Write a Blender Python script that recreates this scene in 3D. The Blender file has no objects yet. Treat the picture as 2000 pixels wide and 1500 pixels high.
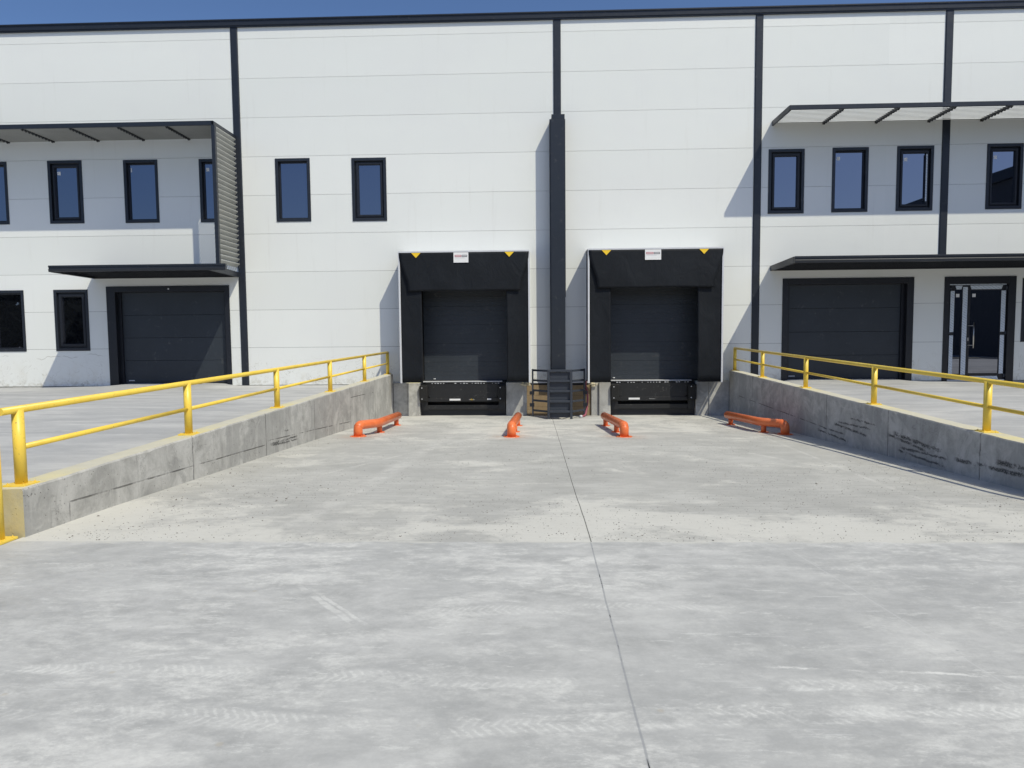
import bpy, bmesh, math, random
from mathutils import Vector, Matrix, noise as mnoise
random.seed(7)
scene = bpy.context.scene
C = scene.collection
R = math.radians
EYE = 1.47                       # eye height above the yard; Z(z) turns eye-relative heights into world ones
def Z(z): return z + EYE

# ------------------------------------------------------------------ camera, sky, sun, exposure
CAMY = -18.929
cam = bpy.data.cameras.new('camera'); cam_o = bpy.data.objects.new('camera', cam); C.objects.link(cam_o)
cam.sensor_width = 36; cam.lens = 25.2; cam.clip_start = .05; cam.clip_end = 3000
r_ = (0.99936615, 0.03446074, -0.00893097); u_ = (0.00652351, 0.06935136, 0.99757097); f_ = (-0.03499641, 0.99699691, -0.0690826)
cam_o.matrix_world = Matrix(((r_[0], u_[0], -f_[0], 0), (r_[1], u_[1], -f_[1], CAMY), (r_[2], u_[2], -f_[2], EYE), (0, 0, 0, 1)))
scene.camera = cam_o
SUN = Vector((.91, -1.0, 1.77)).normalized()          # towards the sun
w = bpy.data.worlds.new('World'); scene.world = w; w.use_nodes = True
wn = w.node_tree; bg = wn.nodes['Background']
sky = wn.nodes.new('ShaderNodeTexSky'); sky.sky_type = 'NISHITA'; sky.sun_disc = False
sky.sun_elevation = math.asin(SUN.z); sky.sun_rotation = math.atan2(SUN.x, SUN.y)
sky.altitude = 200; sky.air_density = .8; sky.dust_density = 2.0; sky.ozone_density = 8.0
wn.links.new(sky.outputs[0], bg.inputs[0]); bg.inputs[1].default_value = .115
sl = bpy.data.lights.new('sun', 'SUN'); sl.energy = 3.2; sl.angle = R(.53); sl.color = (1, .947, .77)
so = bpy.data.objects.new('sun', sl); C.objects.link(so); so.rotation_euler = SUN.to_track_quat('Z', 'Y').to_euler(); so.location = (20, -22, 39)
vs = scene.view_settings; vs.view_transform = 'Standard'; vs.look = 'None'; vs.exposure = 0.14; vs.gamma = 1

# ------------------------------------------------------------------ mesh helpers
class MB:
    def __init__(s): s.bm = bmesh.new(); s.smooth = []
    def quad(s, *p):
        return s.bm.faces.new([s.bm.verts.new(q) for q in p])
    def box(s, x0, x1, y0, y1, z0, z1):
        v = [s.bm.verts.new((x, y, z)) for x in (x0, x1) for y in (y0, y1) for z in (z0, z1)]
        for f in ((0, 1, 3, 2), (4, 6, 7, 5), (0, 4, 5, 1), (2, 3, 7, 6), (0, 2, 6, 4), (1, 5, 7, 3)):
            s.bm.faces.new([v[i] for i in f])
        return s
    def hexa(s, a, b):           # two matching loops of points, joined and capped
        n = len(a); va = [s.bm.verts.new(p) for p in a]; vb = [s.bm.verts.new(p) for p in b]
        s.bm.faces.new(va); s.bm.faces.new(vb[::-1])
        for i in range(n): s.bm.faces.new((va[i], vb[i], vb[(i + 1) % n], va[(i + 1) % n]))
        return s
    def prism(s, pts, d):
        return s.hexa([Vector(p) for p in pts], [Vector(p) + Vector(d) for p in pts])
    def tube(s, path, r, n=16, cap=True):
        path = [Vector(p) for p in path]; rings = []
        t0 = (path[1] - path[0]).normalized()
        up = Vector((0, 0, 1)) if abs(t0.z) < .9 else Vector((1, 0, 0))
        a = t0.cross(up).normalized()
        for i, p in enumerate(path):
            if i == 0: t = path[1] - path[0]
            elif i == len(path) - 1: t = path[-1] - path[-2]
            else: t = (path[i] - path[i - 1]).normalized() + (path[i + 1] - path[i]).normalized()
            t.normalize(); a = (a - t * a.dot(t)).normalized(); b = t.cross(a)
            k = 1.0
            if 0 < i < len(path) - 1: k = 1 / max(.6, (path[i] - path[i - 1]).normalized().dot(t))
            rings.append([s.bm.verts.new(p + (a * math.cos(2 * math.pi * j / n) + b * math.sin(2 * math.pi * j / n)) * r * (k if 0 else 1)) for j in range(n)])
        for q in range(len(rings) - 1):
            for j in range(n):
                f = s.bm.faces.new((rings[q][j], rings[q][(j + 1) % n], rings[q + 1][(j + 1) % n], rings[q + 1][j])); f.smooth = True
        if cap: s.bm.faces.new(rings[0][::-1]); s.bm.faces.new(rings[-1])
        return s
    def build(s, name, mat, parent=None, bevel=0, seg=2):
        bmesh.ops.recalc_face_normals(s.bm, faces=s.bm.faces)
        me = bpy.data.meshes.new(name); s.bm.to_mesh(me); s.bm.free()
        for m in (mat if isinstance(mat, (list, tuple)) else [mat]): me.materials.append(m)
        o = bpy.data.objects.new(name, me); C.objects.link(o)
        if parent: o.parent = parent
        if bevel:
            b = o.modifiers.new('bevel', 'BEVEL'); b.width = bevel; b.segments = seg; b.limit_method = 'ANGLE'; b.angle_limit = R(50)
        return o
def tag(o, label=None, cat=None, group=None, kind=None):
    for k, v in (('label', label), ('category', cat), ('group', group), ('kind', kind)):
        if v: o[k] = v
    return o
def empty(name, loc=(0, 0, 0)):
    o = bpy.data.objects.new(name, None); C.objects.link(o); o.location = loc; o.empty_display_size = .2; return o
def rel(path, o):                # shift world points into a thing's own frame
    return [Vector(p) - Vector(o.location) for p in path]
def ss(a, b, t):
    t = min(1, max(0, (t - a) / (b - a))); return t * t * (3 - 2 * t)
def lerp_tab(xs, ys, x):
    if x <= xs[0]: return ys[0]
    for i in range(len(xs) - 1):
        if x <= xs[i + 1]: return ys[i] + (ys[i + 1] - ys[i]) * (x - xs[i]) / (xs[i + 1] - xs[i])
    return ys[-1]

# ------------------------------------------------------------------ material helpers
class N:
    def __init__(s, name):
        s.m = bpy.data.materials.new(name); s.m.use_nodes = True; s.t = s.m.node_tree
        s.b = s.t.nodes['Principled BSDF']; s._p = None
    def new(s, ty, **k):
        n = s.t.nodes.new(ty)
        for a, v in k.items(): setattr(n, a, v)
        return n
    def put(s, sock, v):
        if hasattr(v, 'is_output'): s.t.links.new(v, sock)
        elif isinstance(v, (tuple, list)): sock.default_value = (*v, 1) if (len(v) == 3 and len(sock.default_value) == 4) else v
        else: sock.default_value = v
    def pos(s):
        if not s._p: s._p = s.new('ShaderNodeNewGeometry').outputs['Position']
        return s._p
    def xyz(s):
        if not hasattr(s, '_x'):
            n = s.new('ShaderNodeSeparateXYZ'); s.put(n.inputs[0], s.pos()); s._x = n.outputs
        return s._x
    def mapped(s, sc, loc=(0, 0, 0), rot=(0, 0, 0), v=None):
        n = s.new('ShaderNodeMapping'); s.put(n.inputs[0], v or s.pos())
        n.inputs['Scale'].default_value = sc; n.inputs['Location'].default_value = loc; n.inputs['Rotation'].default_value = rot
        return n.outputs[0]
    def noise(s, scale, detail=4, rough=.55, dist=0, v=None, sc=None, loc=(0, 0, 0), col=False):
        n = s.new('ShaderNodeTexNoise'); s.put(n.inputs['Vector'], s.mapped(sc or (1, 1, 1), loc, v=v) if (sc or loc != (0, 0, 0)) else (v or s.pos()))
        n.inputs['Scale'].default_value = scale; n.inputs['Detail'].default_value = detail
        n.inputs['Roughness'].default_value = rough; n.inputs['Distortion'].default_value = dist
        return n.outputs['Color' if col else 'Fac']
    def vor(s, scale, v=None, feature='F1', sc=None, out='Distance'):
        n = s.new('ShaderNodeTexVoronoi', feature=feature); s.put(n.inputs['Vector'], s.mapped(sc, v=v) if sc else (v or s.pos()))
        n.inputs['Scale'].default_value = scale; return n.outputs[out]
    def ma(s, op, a, b=None, c=None):
        n = s.new('ShaderNodeMath', operation=op)
        for i, v in enumerate((a, b, c)):
            if v is not None: s.put(n.inputs[i], v)
        return n.outputs[0]
    def sm(s, v, a, b, lo=0.0, hi=1.0):
        n = s.new('ShaderNodeMapRange', interpolation_type='SMOOTHSTEP')
        s.put(n.inputs[0], v)
        for i, q in enumerate((a, b, lo, hi)): s.put(n.inputs[i + 1], q)
        return n.outputs[0]
    def lin(s, v, a, b, lo, hi):
        n = s.new('ShaderNodeMapRange'); s.put(n.inputs[0], v)
        for i, q in enumerate((a, b, lo, hi)): s.put(n.inputs[i + 1], q)
        return n.outputs[0]
    def mix(s, f, a, b, blend='MIX'):
        n = s.new('ShaderNodeMix', data_type='RGBA', blend_type=blend)
        s.put(n.inputs[0], f); s.put(n.inputs[6], a); s.put(n.inputs[7], b); return n.outputs[2]
    def ramp(s, f, *st):
        n = s.new('ShaderNodeValToRGB'); s.put(n.inputs[0], f); e = n.color_ramp.elements
        while len(e) < len(st): e.new(.5)
        for i, (p, c) in enumerate(st): e[i].position = p; e[i].color = (*c, 1) if len(c) == 3 else c
        return n.outputs[0]
    def bump(s, h, strength=.3, dist=.01, prev=None):
        n = s.new('ShaderNodeBump'); n.inputs['Strength'].default_value = strength; n.inputs['Distance'].default_value = dist
        s.put(n.inputs['Height'], h)
        if prev: s.put(n.inputs['Normal'], prev)
        return n.outputs[0]
    def out(s, col=None, rough=None, normal=None, metal=None, spec=None):
        for k, v in (('Base Color', col), ('Roughness', rough), ('Normal', normal), ('Metallic', metal), ('Specular IOR Level', spec)):
            if v is not None: s.put(s.b.inputs[k], v)
        return s.m
def near_line(n, a, b, u, v, half, soft=.6):
    """mask 0..1 around the segment a-b in the (u,v) coordinates"""
    du, dv = b[0] - a[0], b[1] - a[1]; L = math.hypot(du, dv); du /= L; dv /= L
    pu = n.ma('SUBTRACT', u, a[0]); pv = n.ma('SUBTRACT', v, a[1])
    t = n.ma('ADD', n.ma('MULTIPLY', pu, du), n.ma('MULTIPLY', pv, dv))
    e = n.ma('ABSOLUTE', n.ma('SUBTRACT', n.ma('MULTIPLY', pv, du), n.ma('MULTIPLY', pu, dv)))
    m = n.sm(e, half * soft, half, 1, 0)
    k = n.ma('MULTIPLY', n.sm(t, -.05, .08, 0, 1), n.sm(t, L - .12, L + .05, 1, 0))
    return n.ma('MULTIPLY', m, k)
def addall(n, ms):
    if not ms: return n.ma("ADD", 0.0, 0.0)
    a = ms[0]
    for b in ms[1:]: a = n.ma('MAXIMUM', a, b)
    return a

def painted(name, col, rough=.45, dirt=.25, sc=1.5, scratch=0.0, spec=.5):
    n = N(name)
    d = n.noise(sc, 6, .65); g = n.noise(sc * 14, 4, .6)
    dark = tuple(c * .72 for c in col); lite = tuple(min(1, c * 1.18 + .01) for c in col)
    c = n.mix(n.ma('MULTIPLY', n.sm(d, .35, .7), dirt * 2), col, dark)
    c = n.mix(n.ma('MULTIPLY', n.sm(g, .5, .75), dirt), c, lite)
    dust = n.noise(sc * 5, 5, .7, loc=(3, 9, 1))
    c = n.mix(n.ma('MULTIPLY', n.sm(dust, .58, .8), dirt * .5), c, (.42, .40, .36))
    return n.out(c, n.lin(g, .3, .7, rough * .85, min(1, rough * 1.2)), n.bump(g, .05, .003), spec=spec)

# anthracite sheet metal, lighter slate of the doors, fabric, rubber ...
M_ANTH = painted('anthracite sheet', (.0165, .0205, .029), .38, .22)
M_ANTH2 = painted('anthracite frame', (.0105, .0125, .0185), .42, .2)
M_SLATE = painted('slate door panel', (.027, .034, .044), .45, .3, 1.1)
M_STEEL = painted('grey painted steel', (.036, .043, .058), .45, .3, 3)
M_BLACK = painted('black steel', (.012, .0125, .014), .5, .5, 2.5)
M_RUBBER = painted('black rubber', (.008, .008, .008), .75, .3, 5)
M_SLAT = painted('grey louvre slat', (.27, .275, .265), .45, .2, 2)
M_SLAT2 = painted('sunlit louvre slat', (.42, .43, .43), .45, .2, 2)  # same slats as M_SLAT, brighter light on the right sunshade painted into the colour
M_SLAT3 = painted('beige grey louvre slat', (.46, .46, .42), .5, .25, 2)
M_ALU = painted('bare aluminium profile', (.62, .63, .66), .35, .15, 3)
M_WHITE = painted('white sticker', (.78, .78, .78), .5, .1, 9)
M_RED = painted('red print', (.42, .05, .09), .6, .1, 9)
M_INK = painted('dark print', (.05, .05, .07), .6, .1, 9)
M_TAG = painted('yellow marker', (.86, .56, .02), .5, .1, 6)
M_HOSE = painted('faded red hose', (.30, .075, .105), .55, .4, 7)
M_FOAM = painted('pale sealing foam', (.66, .60, .44), .9, .3, 14)
M_CHROME = N('brushed steel'); M_CHROME.out((.55, .54, .52), .3, metal=1.0); M_CHROME = M_CHROME.m
M_DARK = N('dark interior').out((.006, .006, .007), .9)

def yellow():
    n = N('yellow paint')
    d = n.noise(3, 6, .7); g = n.noise(45, 3, .6)
    c = n.mix(n.sm(d, .35, .7), (.87, .625, .085), (.78, .55, .072))
    c = n.mix(n.ma('MULTIPLY', n.sm(n.noise(9, 6, .75, loc=(4, 2, 7)), .60, .78), .5), c, (.46, .30, .07))
    c = n.mix(n.ma('MULTIPLY', n.sm(n.noise(55, 3, .6), .66, .70), .75), c, (.22, .16, .08))
    return n.out(c, n.lin(d, .3, .7, .32, .5), n.bump(g, .12, .002))
M_YEL = yellow()
def orange():
    n = N('orange paint')
    d = n.noise(4, 6, .7); g = n.noise(60, 3, .6)
    c = n.mix(n.sm(d, .35, .7), (.82, .20, .06), (.70, .15, .045))
    c = n.mix(n.ma('MULTIPLY', n.sm(n.noise(16, 6, .75, loc=(4, 2, 7)), .60, .75), .55), c, (.42, .17, .09))
    c = n.mix(n.ma('MULTIPLY', n.sm(n.noise(18, 7, .78), .60, .68), .7), c, (.11, .055, .035))
    return n.out(c, n.lin(d, .3, .7, .28, .45), n.bump(g, .12, .002))
M_ORA = orange()

def fabric():
    n = N('black coated fabric')
    d = n.noise(1.1, 5, .6); g = n.noise(160, 2, .5); x, y, z = n.xyz()
    c = n.mix(n.sm(d, .35, .7), (.0070, .0088, .0120), (.0105, .0130, .0175))
    c = n.mix(n.ma('MULTIPLY', n.sm(n.noise(5, 6, .75, sc=(1, 1, .25)), .58, .82), .10), c, (.09, .09, .09))
    return n.out(c, .62, n.bump(n.noise(2.6, 4, .55, .8, sc=(1, 1, .7)), .5, .045, n.bump(g, .2, .001)), spec=.22)
M_FAB = fabric()

def glass():
    n = N('reflective window glass')
    d = n.noise(.8, 3, .5)
    gl = n.new('ShaderNodeBsdfGlossy'); gl.inputs['Color'].default_value = (.80, .84, 1, 1); gl.inputs['Roughness'].default_value = .012
    n.put(gl.inputs['Normal'], n.bump(d, .02, .02))
    df = n.new('ShaderNodeBsdfDiffuse'); df.inputs['Color'].default_value = (.006, .007, .009, 1)
    lw = n.new('ShaderNodeFresnel'); lw.inputs['IOR'].default_value = 1.5
    mx = n.new('ShaderNodeMixShader'); n.put(mx.inputs[0], n.lin(lw.outputs[0], .04, 1, .255, 1))
    n.t.links.new(df.outputs[0], mx.inputs[1]); n.t.links.new(gl.outputs[0], mx.inputs[2])
    n.t.links.new(mx.outputs[0], n.t.nodes['Material Output'].inputs[0]); return n.m
M_GLASS = glass()
def film():
    n = N('blue white protective film')
    x, y, z = n.xyz()
    s = n.ma('SINE', n.ma('MULTIPLY', n.ma('ADD', z, n.ma('MULTIPLY', x, .6)), 95))
    t = n.noise(60, 3, .6)
    m = n.ma('MULTIPLY', n.sm(s, .45, .8), n.sm(t, .42, .55))
    c = n.mix(n.ma('MULTIPLY', m, .8), n.mix(n.noise(7, 4), (.50, .57, .65), (.68, .73, .79)), (.27, .34, .44))
    return n.out(c, .3, n.bump(n.noise(25, 4), .4, .01))
M_FILM = film()

def cladding():
    n = N('white sandwich panel')
    x, y, z = n.xyz()
    row = n.ma('FLOOR', n.ma('SUBTRACT', z, .177))
    wn_ = n.new('ShaderNodeTexWhiteNoise', noise_dimensions='2D')
    cb = n.new('ShaderNodeCombineXYZ'); n.put(cb.inputs[0], row); n.put(cb.inputs[1], n.ma('FLOOR', n.ma('DIVIDE', n.ma('ADD', x, 7.8), 8.36)))
    n.put(wn_.inputs[0], cb.outputs[0])
    c = n.mix(wn_.outputs[0], (.745, .762, .735), (.79, .803, .775))
    c = n.mix(n.ma('MULTIPLY', n.sm(n.noise(.5, 5, .6), .4, .7), .35), c, (.73, .735, .725))
    # faint run-off streaks under the seams
    st = n.noise(1, 5, .65, sc=(5, 1, .35))
    c = n.mix(n.ma('MULTIPLY', n.sm(st, .56, .78), .22), c, (.57, .56, .52))
    # splash dirt, mud film and scuffs near the ground
    low = n.sm(z, .16, 1.05, 1, 0)
    dn = n.noise(2.1, 7, .7, .4)
    c = n.mix(n.ma('MULTIPLY', n.ma('MULTIPLY', low, n.sm(dn, .44, .76)), .5), c, (.58, .54, .44))
    foot = n.ma('MULTIPLY', n.sm(z, .17, .48, 1, 0), n.sm(n.noise(6, 6, .75, .3), .45, .66))
    c = n.mix(n.ma('MULTIPLY', foot, .55), c, (.38, .35, .28))
    # thin wavy tide lines
    wob = n.ma('MULTIPLY', n.ma('SUBTRACT', n.noise(1.3, 3, .6, sc=(1, 1, 0)), .5), .5)
    ln = n.ma('ABSOLUTE', n.ma('SUBTRACT', n.ma('ADD', z, wob), .98))
    lm = n.ma('MULTIPLY', n.sm(ln, .004, .014, 1, 0), n.sm(n.noise(1.7, 3, .6, loc=(3, 3, 3)), .48, .56))
    c = n.mix(n.ma('MULTIPLY', n.ma('MULTIPLY', lm, n.sm(x, -11.4, -11.9, 0, 1)), .5), c, (.33, .31, .27))
    scr = n.sm(n.ma('ABSOLUTE', n.ma('SUBTRACT', n.noise(1.9, 3, .6, 1.2, loc=(5, 1, 2)), .5)), .002, .007, 1, 0)
    c = n.mix(n.ma('MULTIPLY', n.ma('MULTIPLY', scr, n.sm(z, .6, 1.1, 1, 0)), .35), c, (.30, .27, .22))
    specks = n.ma('MULTIPLY', n.sm(n.vor(9), .015, .03, 1, 0), n.sm(z, .2, .8, 1, .05))
    c = n.mix(n.ma('MULTIPLY', specks, .7), c, (.15, .13, .1))
    rib = n.ma('SINE', n.ma('MULTIPLY', z, 2 * math.pi / .05))
    return n.out(c, n.lin(dn, .3, .7, .42, .58), n.bump(n.noise(.9, 2, .5, sc=(.6, 1, 1.6)), .10, .03, n.bump(rib, .06, .002)))
M_CLAD = cladding()

def wall_concrete(name, joints, boards, scuffs, side):
    n = N(name); x, y, z = n.xyz()
    big = n.noise(.9, 6, .65, .5); mid = n.noise(3.2, 7, .7, .6); fine = n.noise(38, 5, .65)
    c = n.ramp(mid, (.36, (.315, .31, .292)), (.50, (.455, .448, .425)), (.63, (.57, .562, .535)))
    c = n.mix(n.ma('MULTIPLY', n.sm(big, .49, .54), .6), c, (.275, .274, .265))                 # damp looking patches
    strk = n.noise(1, 6, .7, sc=(1, 9, .55))
    c = n.mix(n.ma('MULTIPLY', n.sm(strk, .50, .72), .5), c, (.60, .59, .56))                   # pale lime runs
    strk2 = n.noise(1, 6, .7, sc=(1, 14, .8), loc=(5, 3, 8))
    c = n.mix(n.ma('MULTIPLY', n.sm(strk2, .54, .75), .55), c, (.20, .197, .188))
    ef = n.sm(n.noise(1.6, 5, .7, 1.5, loc=(9, 2, 5)), .58, .64)
    c = n.mix(n.ma('MULTIPLY', ef, .45), c, (.62, .61, .585))
    wr = n.sm(n.ma('ABSOLUTE', n.ma('SUBTRACT', n.noise(2.2, 6, .7, 1.0, loc=(2, 8, 1)), .5)), .003, .010, 1, 0)
    c = n.mix(n.ma('MULTIPLY', n.ma('MULTIPLY', wr, n.sm(n.noise(1.3, 3, .5), .48, .6)), .6), c, (.10, .095, .09))
    c = n.mix(.28, c, n.mix(fine, (.25, .25, .24), (.58, .57, .545)))
    jm = addall(n, [n.sm(n.ma('ABSOLUTE', n.ma('SUBTRACT', n.ma('ADD', y, n.ma('MULTIPLY', n.ma('SUBTRACT', n.noise(7, 3), .5), .03)), j)), .004, .014, 1, 0) for j in joints])
    bl = [near_line(n, a, b, y, z, .011, .35) for a, b in boards]
    bm_ = n.ma('MULTIPLY', addall(n, bl), n.sm(n.noise(2.6, 4, .6, loc=(1, 7, 3)), .40, .55)) if bl else None
    lines = n.ma('MULTIPLY', jm, n.sm(n.noise(6, 4, .7), .35, .55, .35, 1))
    if bm_: lines = n.ma('MAXIMUM', lines, bm_)
    c = n.mix(n.ma('MULTIPLY', lines, .72), c, (.085, .082, .076))
    holes = n.vor(7.5); hsz = n.noise(3, 3, .6, loc=(2, 2, 2))
    hm = n.ma('MULTIPLY', n.sm(holes, .035, .075, 1, 0), n.sm(hsz, .44, .56))
    h2 = n.ma('MULTIPLY', n.sm(n.vor(24), .07, .15, 1, 0), n.sm(n.noise(1.5, 5, .65, loc=(7, 1, 2)), .47, .58))
    hm = n.ma('MAXIMUM', hm, h2)
    c = n.mix(n.ma('MULTIPLY', hm, .8), c, (.075, .072, .066))
    if scuffs:
        zw = n.ma('ADD', z, n.ma('ADD', n.ma('MULTIPLY', n.ma('SUBTRACT', n.noise(9, 6, .75, sc=(1, .6, 1)), .5), .075), n.ma('MULTIPLY', n.ma('SUBTRACT', n.noise(45, 4, .8), .5), .05)))
        sm_ = addall(n, [near_line(n, a, b, y, zw, h * .62, .35) for a, b, h in scuffs])
        gap = n.sm(n.noise(1, 6, .7, sc=(1, 5, 9), loc=(3, 1, 6)), .40, .50)
        speck = n.sm(n.noise(60, 4, .75), .38, .52, .25, 1)
        c = n.mix(n.ma('MULTIPLY', n.ma('MULTIPLY', sm_, gap), n.ma('MULTIPLY', speck, .9)), c, (.022, .022, .024))
        halo = addall(n, [near_line(n, a, b, y, zw, h * 1.6, .1) for a, b, h in scuffs])
        c = n.mix(n.ma('MULTIPLY', n.ma('MULTIPLY', halo, n.sm(n.noise(30, 6, .8, sc=(1, .5, 1)), .54, .64)), .7), c, (.05, .05, .05))
    # yellow overspray on coping and post feet; near end adds painted-in bounce light
    geo = n.new('ShaderNodeNewGeometry'); nz = n.new('ShaderNodeSeparateXYZ'); n.put(nz.inputs[0], geo.outputs['True Normal'])
    top = n.sm(nz.outputs[2], .6, .8)
    ph = n.ma('ABSOLUTE', n.ma('SUBTRACT', n.ma('FRACT', n.ma('ADD', n.ma('DIVIDE', n.ma('ADD', y, 13.66), 2.785), .5)), .5))
    nearp = n.sm(ph, .02, .30, 1, .22)
    c = n.mix(top, c, n.mix(n.noise(5, 6, .7), (.46, .45, .40), (.62, .605, .54)))
    c = n.mix(n.ma('MULTIPLY', n.ma('MULTIPLY', top, nearp), n.sm(n.noise(4, 6, .7), .3, .6, .25, .75)), c, (.68, .60, .28))
    end = n.ma('MULTIPLY', n.sm(nz.outputs[1], -.9, -.6, 1, 0), n.sm(n.noise(2.5, 6, .7, sc=(1, 1, .6)), .3, .65, .2, .7))
    if side: c = n.mix(end, c, (.62, .52, .22))
    h = n.ma('SUBTRACT', n.ma('ADD', n.ma('MULTIPLY', fine, .25), n.ma('MULTIPLY', mid, .5)), n.ma('ADD', hm, lines))
    return n.out(c, .85, n.bump(h, .55, .012), spec=.25)

def slab_common(n):
    x, y, z = n.xyz()
    return x, y
def yard_mat():
    n = N('pale power-floated concrete'); x, y = slab_common(n)
    big = n.noise(.75, 7, .62, .2, sc=(.85, 1.1, 1)); mid = n.noise(2.6, 9, .70, .2, sc=(.8, 1.15, 1)); fine = n.noise(60, 6, .65)
    c = n.ramp(mid, (.36, (.325, .325, .318)), (.5, (.415, .414, .404)), (.64, (.525, .522, .506)))
    c = n.mix(n.ma('MULTIPLY', n.sm(big, .45, .56), .5), c, (.335, .337, .332))
    c = n.mix(n.ma('MULTIPLY', n.sm(n.noise(9, 10, .75, .1, sc=(.8, 1.2, 1)), .42, .68), .38), c, (.57, .568, .548))
    dust = n.noise(3.4, 14, .80, .15, sc=(.6, 1.25, 1), loc=(3.1, 1.7, 0))
    dm = n.ma('MULTIPLY', n.sm(dust, .44, .60), n.sm(n.noise(.62, 10, .72, .3, loc=(1, 5, 0)), .38, .60))
    lace = n.sm(n.noise(16, 8, .78, .2, sc=(.8, 1.2, 1)), .34, .60, .25, 1)
    c = n.mix(n.ma('MULTIPLY', n.ma('MULTIPLY', dm, lace), .95), c, (.68, .675, .645))
    dust2 = n.noise(7, 10, .8, .2, sc=(.5, 1.6, 1), loc=(7, 2, 0))
    c = n.mix(n.ma('MULTIPLY', n.sm(dust2, .56, .63), .5), c, (.70, .70, .67))
    # thin pale scratches, several directions
    for k, (rot, sc_, th) in enumerate((((0, 0, .12), (.6, 10, 1), .63), ((0, 0, .95), (.6, 11, 1), .64), ((0, 0, -.5), (.6, 12, 1), .65))):
        s_ = n.noise(2.4, 4, .6, .25, v=n.mapped(sc_, (k * 3.3, k, 0), rot))
        c = n.mix(n.ma('MULTIPLY', n.ma('MULTIPLY', n.sm(s_, th, th + .05), n.sm(n.noise(2.2, 6, .7, loc=(k, 4, 1)), .45, .62)), .5), c, (.64, .64, .625))
    yw = n.ma('ADD', y, n.ma('ADD', n.ma('MULTIPLY', n.ma('SUBTRACT', n.noise(.9, 3, .6, loc=(5, 5, 0)), .5), .16), n.ma('MULTIPLY', n.ma('SUBTRACT', n.noise(14, 5, .7, loc=(1, 2, 0)), .5), .05)))
    # tyre tracks: bands across the yard carrying a chevron tread
    for (a, b, half, sl_, st) in (((-1.3, -15.95), (.2, -15.99), .055, 1, .6), ((.3, -16.17), (2.5, -16.19), .06, -1, .8), ((1.0, -15.98), (2.6, -16.06), .05, 1, .8),
                                 ((-2.5, -16.20), (-.5, -16.37), .075, 1, .6), ((-.5, -16.33), (1.4, -16.20), .07, -1, .65), ((-2.4, -15.86), (-1.2, -15.95), .06, 1, .6),
                                 ((-1.0, -15.28), (.9, -15.10), .07, -1, .5), ((.4, -14.42), (2.3, -14.5), .035, 1, .5), ((-3.2, -14.5), (-1.1, -14.35), .09, 1, .35), ((1.0, -15.82), (2.1, -15.93), .012, 1, .9),
                                 ((-1.42, -14.80), (-.9, -15.45), .02, 1, .55), ((-1.36, -14.82), (-.84, -15.45), .012, 1, .5)):
        m = near_line(n, a, b, x, yw, half * 1.15, .55)
        du, dv = b[0] - a[0], b[1] - a[1]; L = math.hypot(du, dv); du /= L; dv /= L
        t = n.ma('ADD', n.ma('MULTIPLY', x, du), n.ma('MULTIPLY', y, dv))
        e = n.ma('ABSOLUTE', n.ma('ADD', n.ma('SUBTRACT', n.ma('MULTIPLY', n.ma('SUBTRACT', yw, a[1]), du), n.ma('MULTIPLY', n.ma('SUBTRACT', x, a[0]), dv)), 0))
        s_ = n.ma('SINE', n.ma('MULTIPLY', n.ma('ADD', t, n.ma('MULTIPLY', e, .8 * sl_)), 2 * math.pi / .042))
        tread = n.sm(n.ma('ADD', s_, n.ma('MULTIPLY', n.ma('SUBTRACT', n.noise(30, 6, .78), .5), 7.0)), -.2, 1.1)
        patch = n.sm(n.noise(3.4, 8, .75, sc=(.8, 1.6, 1), loc=(a[0], a[1], 2)), .42, .60)
        if half < .03: tread = n.sm(n.noise(9, 5, .7), .35, .5)
        c = n.mix(n.ma('MULTIPLY', n.ma('MULTIPLY', m, n.ma('ADD', n.ma('MULTIPLY', tread, .55), .45)), n.ma('MULTIPLY', patch, st * .95)), c, (.76, .755, .72))
    spots = n.ma('MULTIPLY', n.sm(n.vor(5.5), .025, .05, 1, 0), n.sm(n.noise(1.2, 3, .5, loc=(2, 9, 0)), .50, .62))
    c = n.mix(n.ma('MULTIPLY', spots, .5), c, (.19, .20, .205))
    rust = n.sm(n.vor(2.3), .02, .045, 1, 0)
    c = n.mix(n.ma('MULTIPLY', rust, .28), c, (.42, .33, .19))
    c = n.mix(.22, c, n.mix(fine, (.29, .295, .29), (.62, .625, .61)))
    # sealed joint, partly open
    jx = n.ma('ABSOLUTE', n.ma('SUBTRACT', n.ma('ADD', x, n.ma('MULTIPLY', n.ma('SUBTRACT', n.noise(3.5, 4, .6), .5), .012)), .372))
    c = n.mix(n.ma('MULTIPLY', n.sm(jx, .0025, .007, 1, 0), .6), c, (.24, .25, .265))
    op = n.ma('MULTIPLY', n.sm(jx, .0012, .003, 1, 0), n.sm(n.noise(2.1, 5, .7, loc=(0, 4, 0)), .52, .60))
    c = n.mix(op, c, (.02, .02, .02))
    j2 = near_line(n, (1.70, -14.1), (2.02, -16.6), x, y, .007, .2)
    c = n.mix(n.ma('MULTIPLY', j2, .45), c, (.54, .54, .53))
    seam = n.ma('MULTIPLY', n.sm(n.ma('ABSOLUTE', n.ma('SUBTRACT', n.ma('ADD', y, n.ma('MULTIPLY', n.ma('SUBTRACT', n.noise(2, 6, .7), .5), .10)), -13.93)), .01, .05, 1, 0), n.sm(n.noise(3, 5, .7), .4, .6))
    c = n.mix(n.ma('MULTIPLY', seam, .7), c, (.56, .55, .50))
    return n.out(c, n.lin(dust, .4, .65, .52, .8), n.bump(n.ma('ADD', n.ma('MULTIPLY', fine, .5), n.ma('MULTIPLY', dust, .6)), .22, .006), spec=.3)
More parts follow.
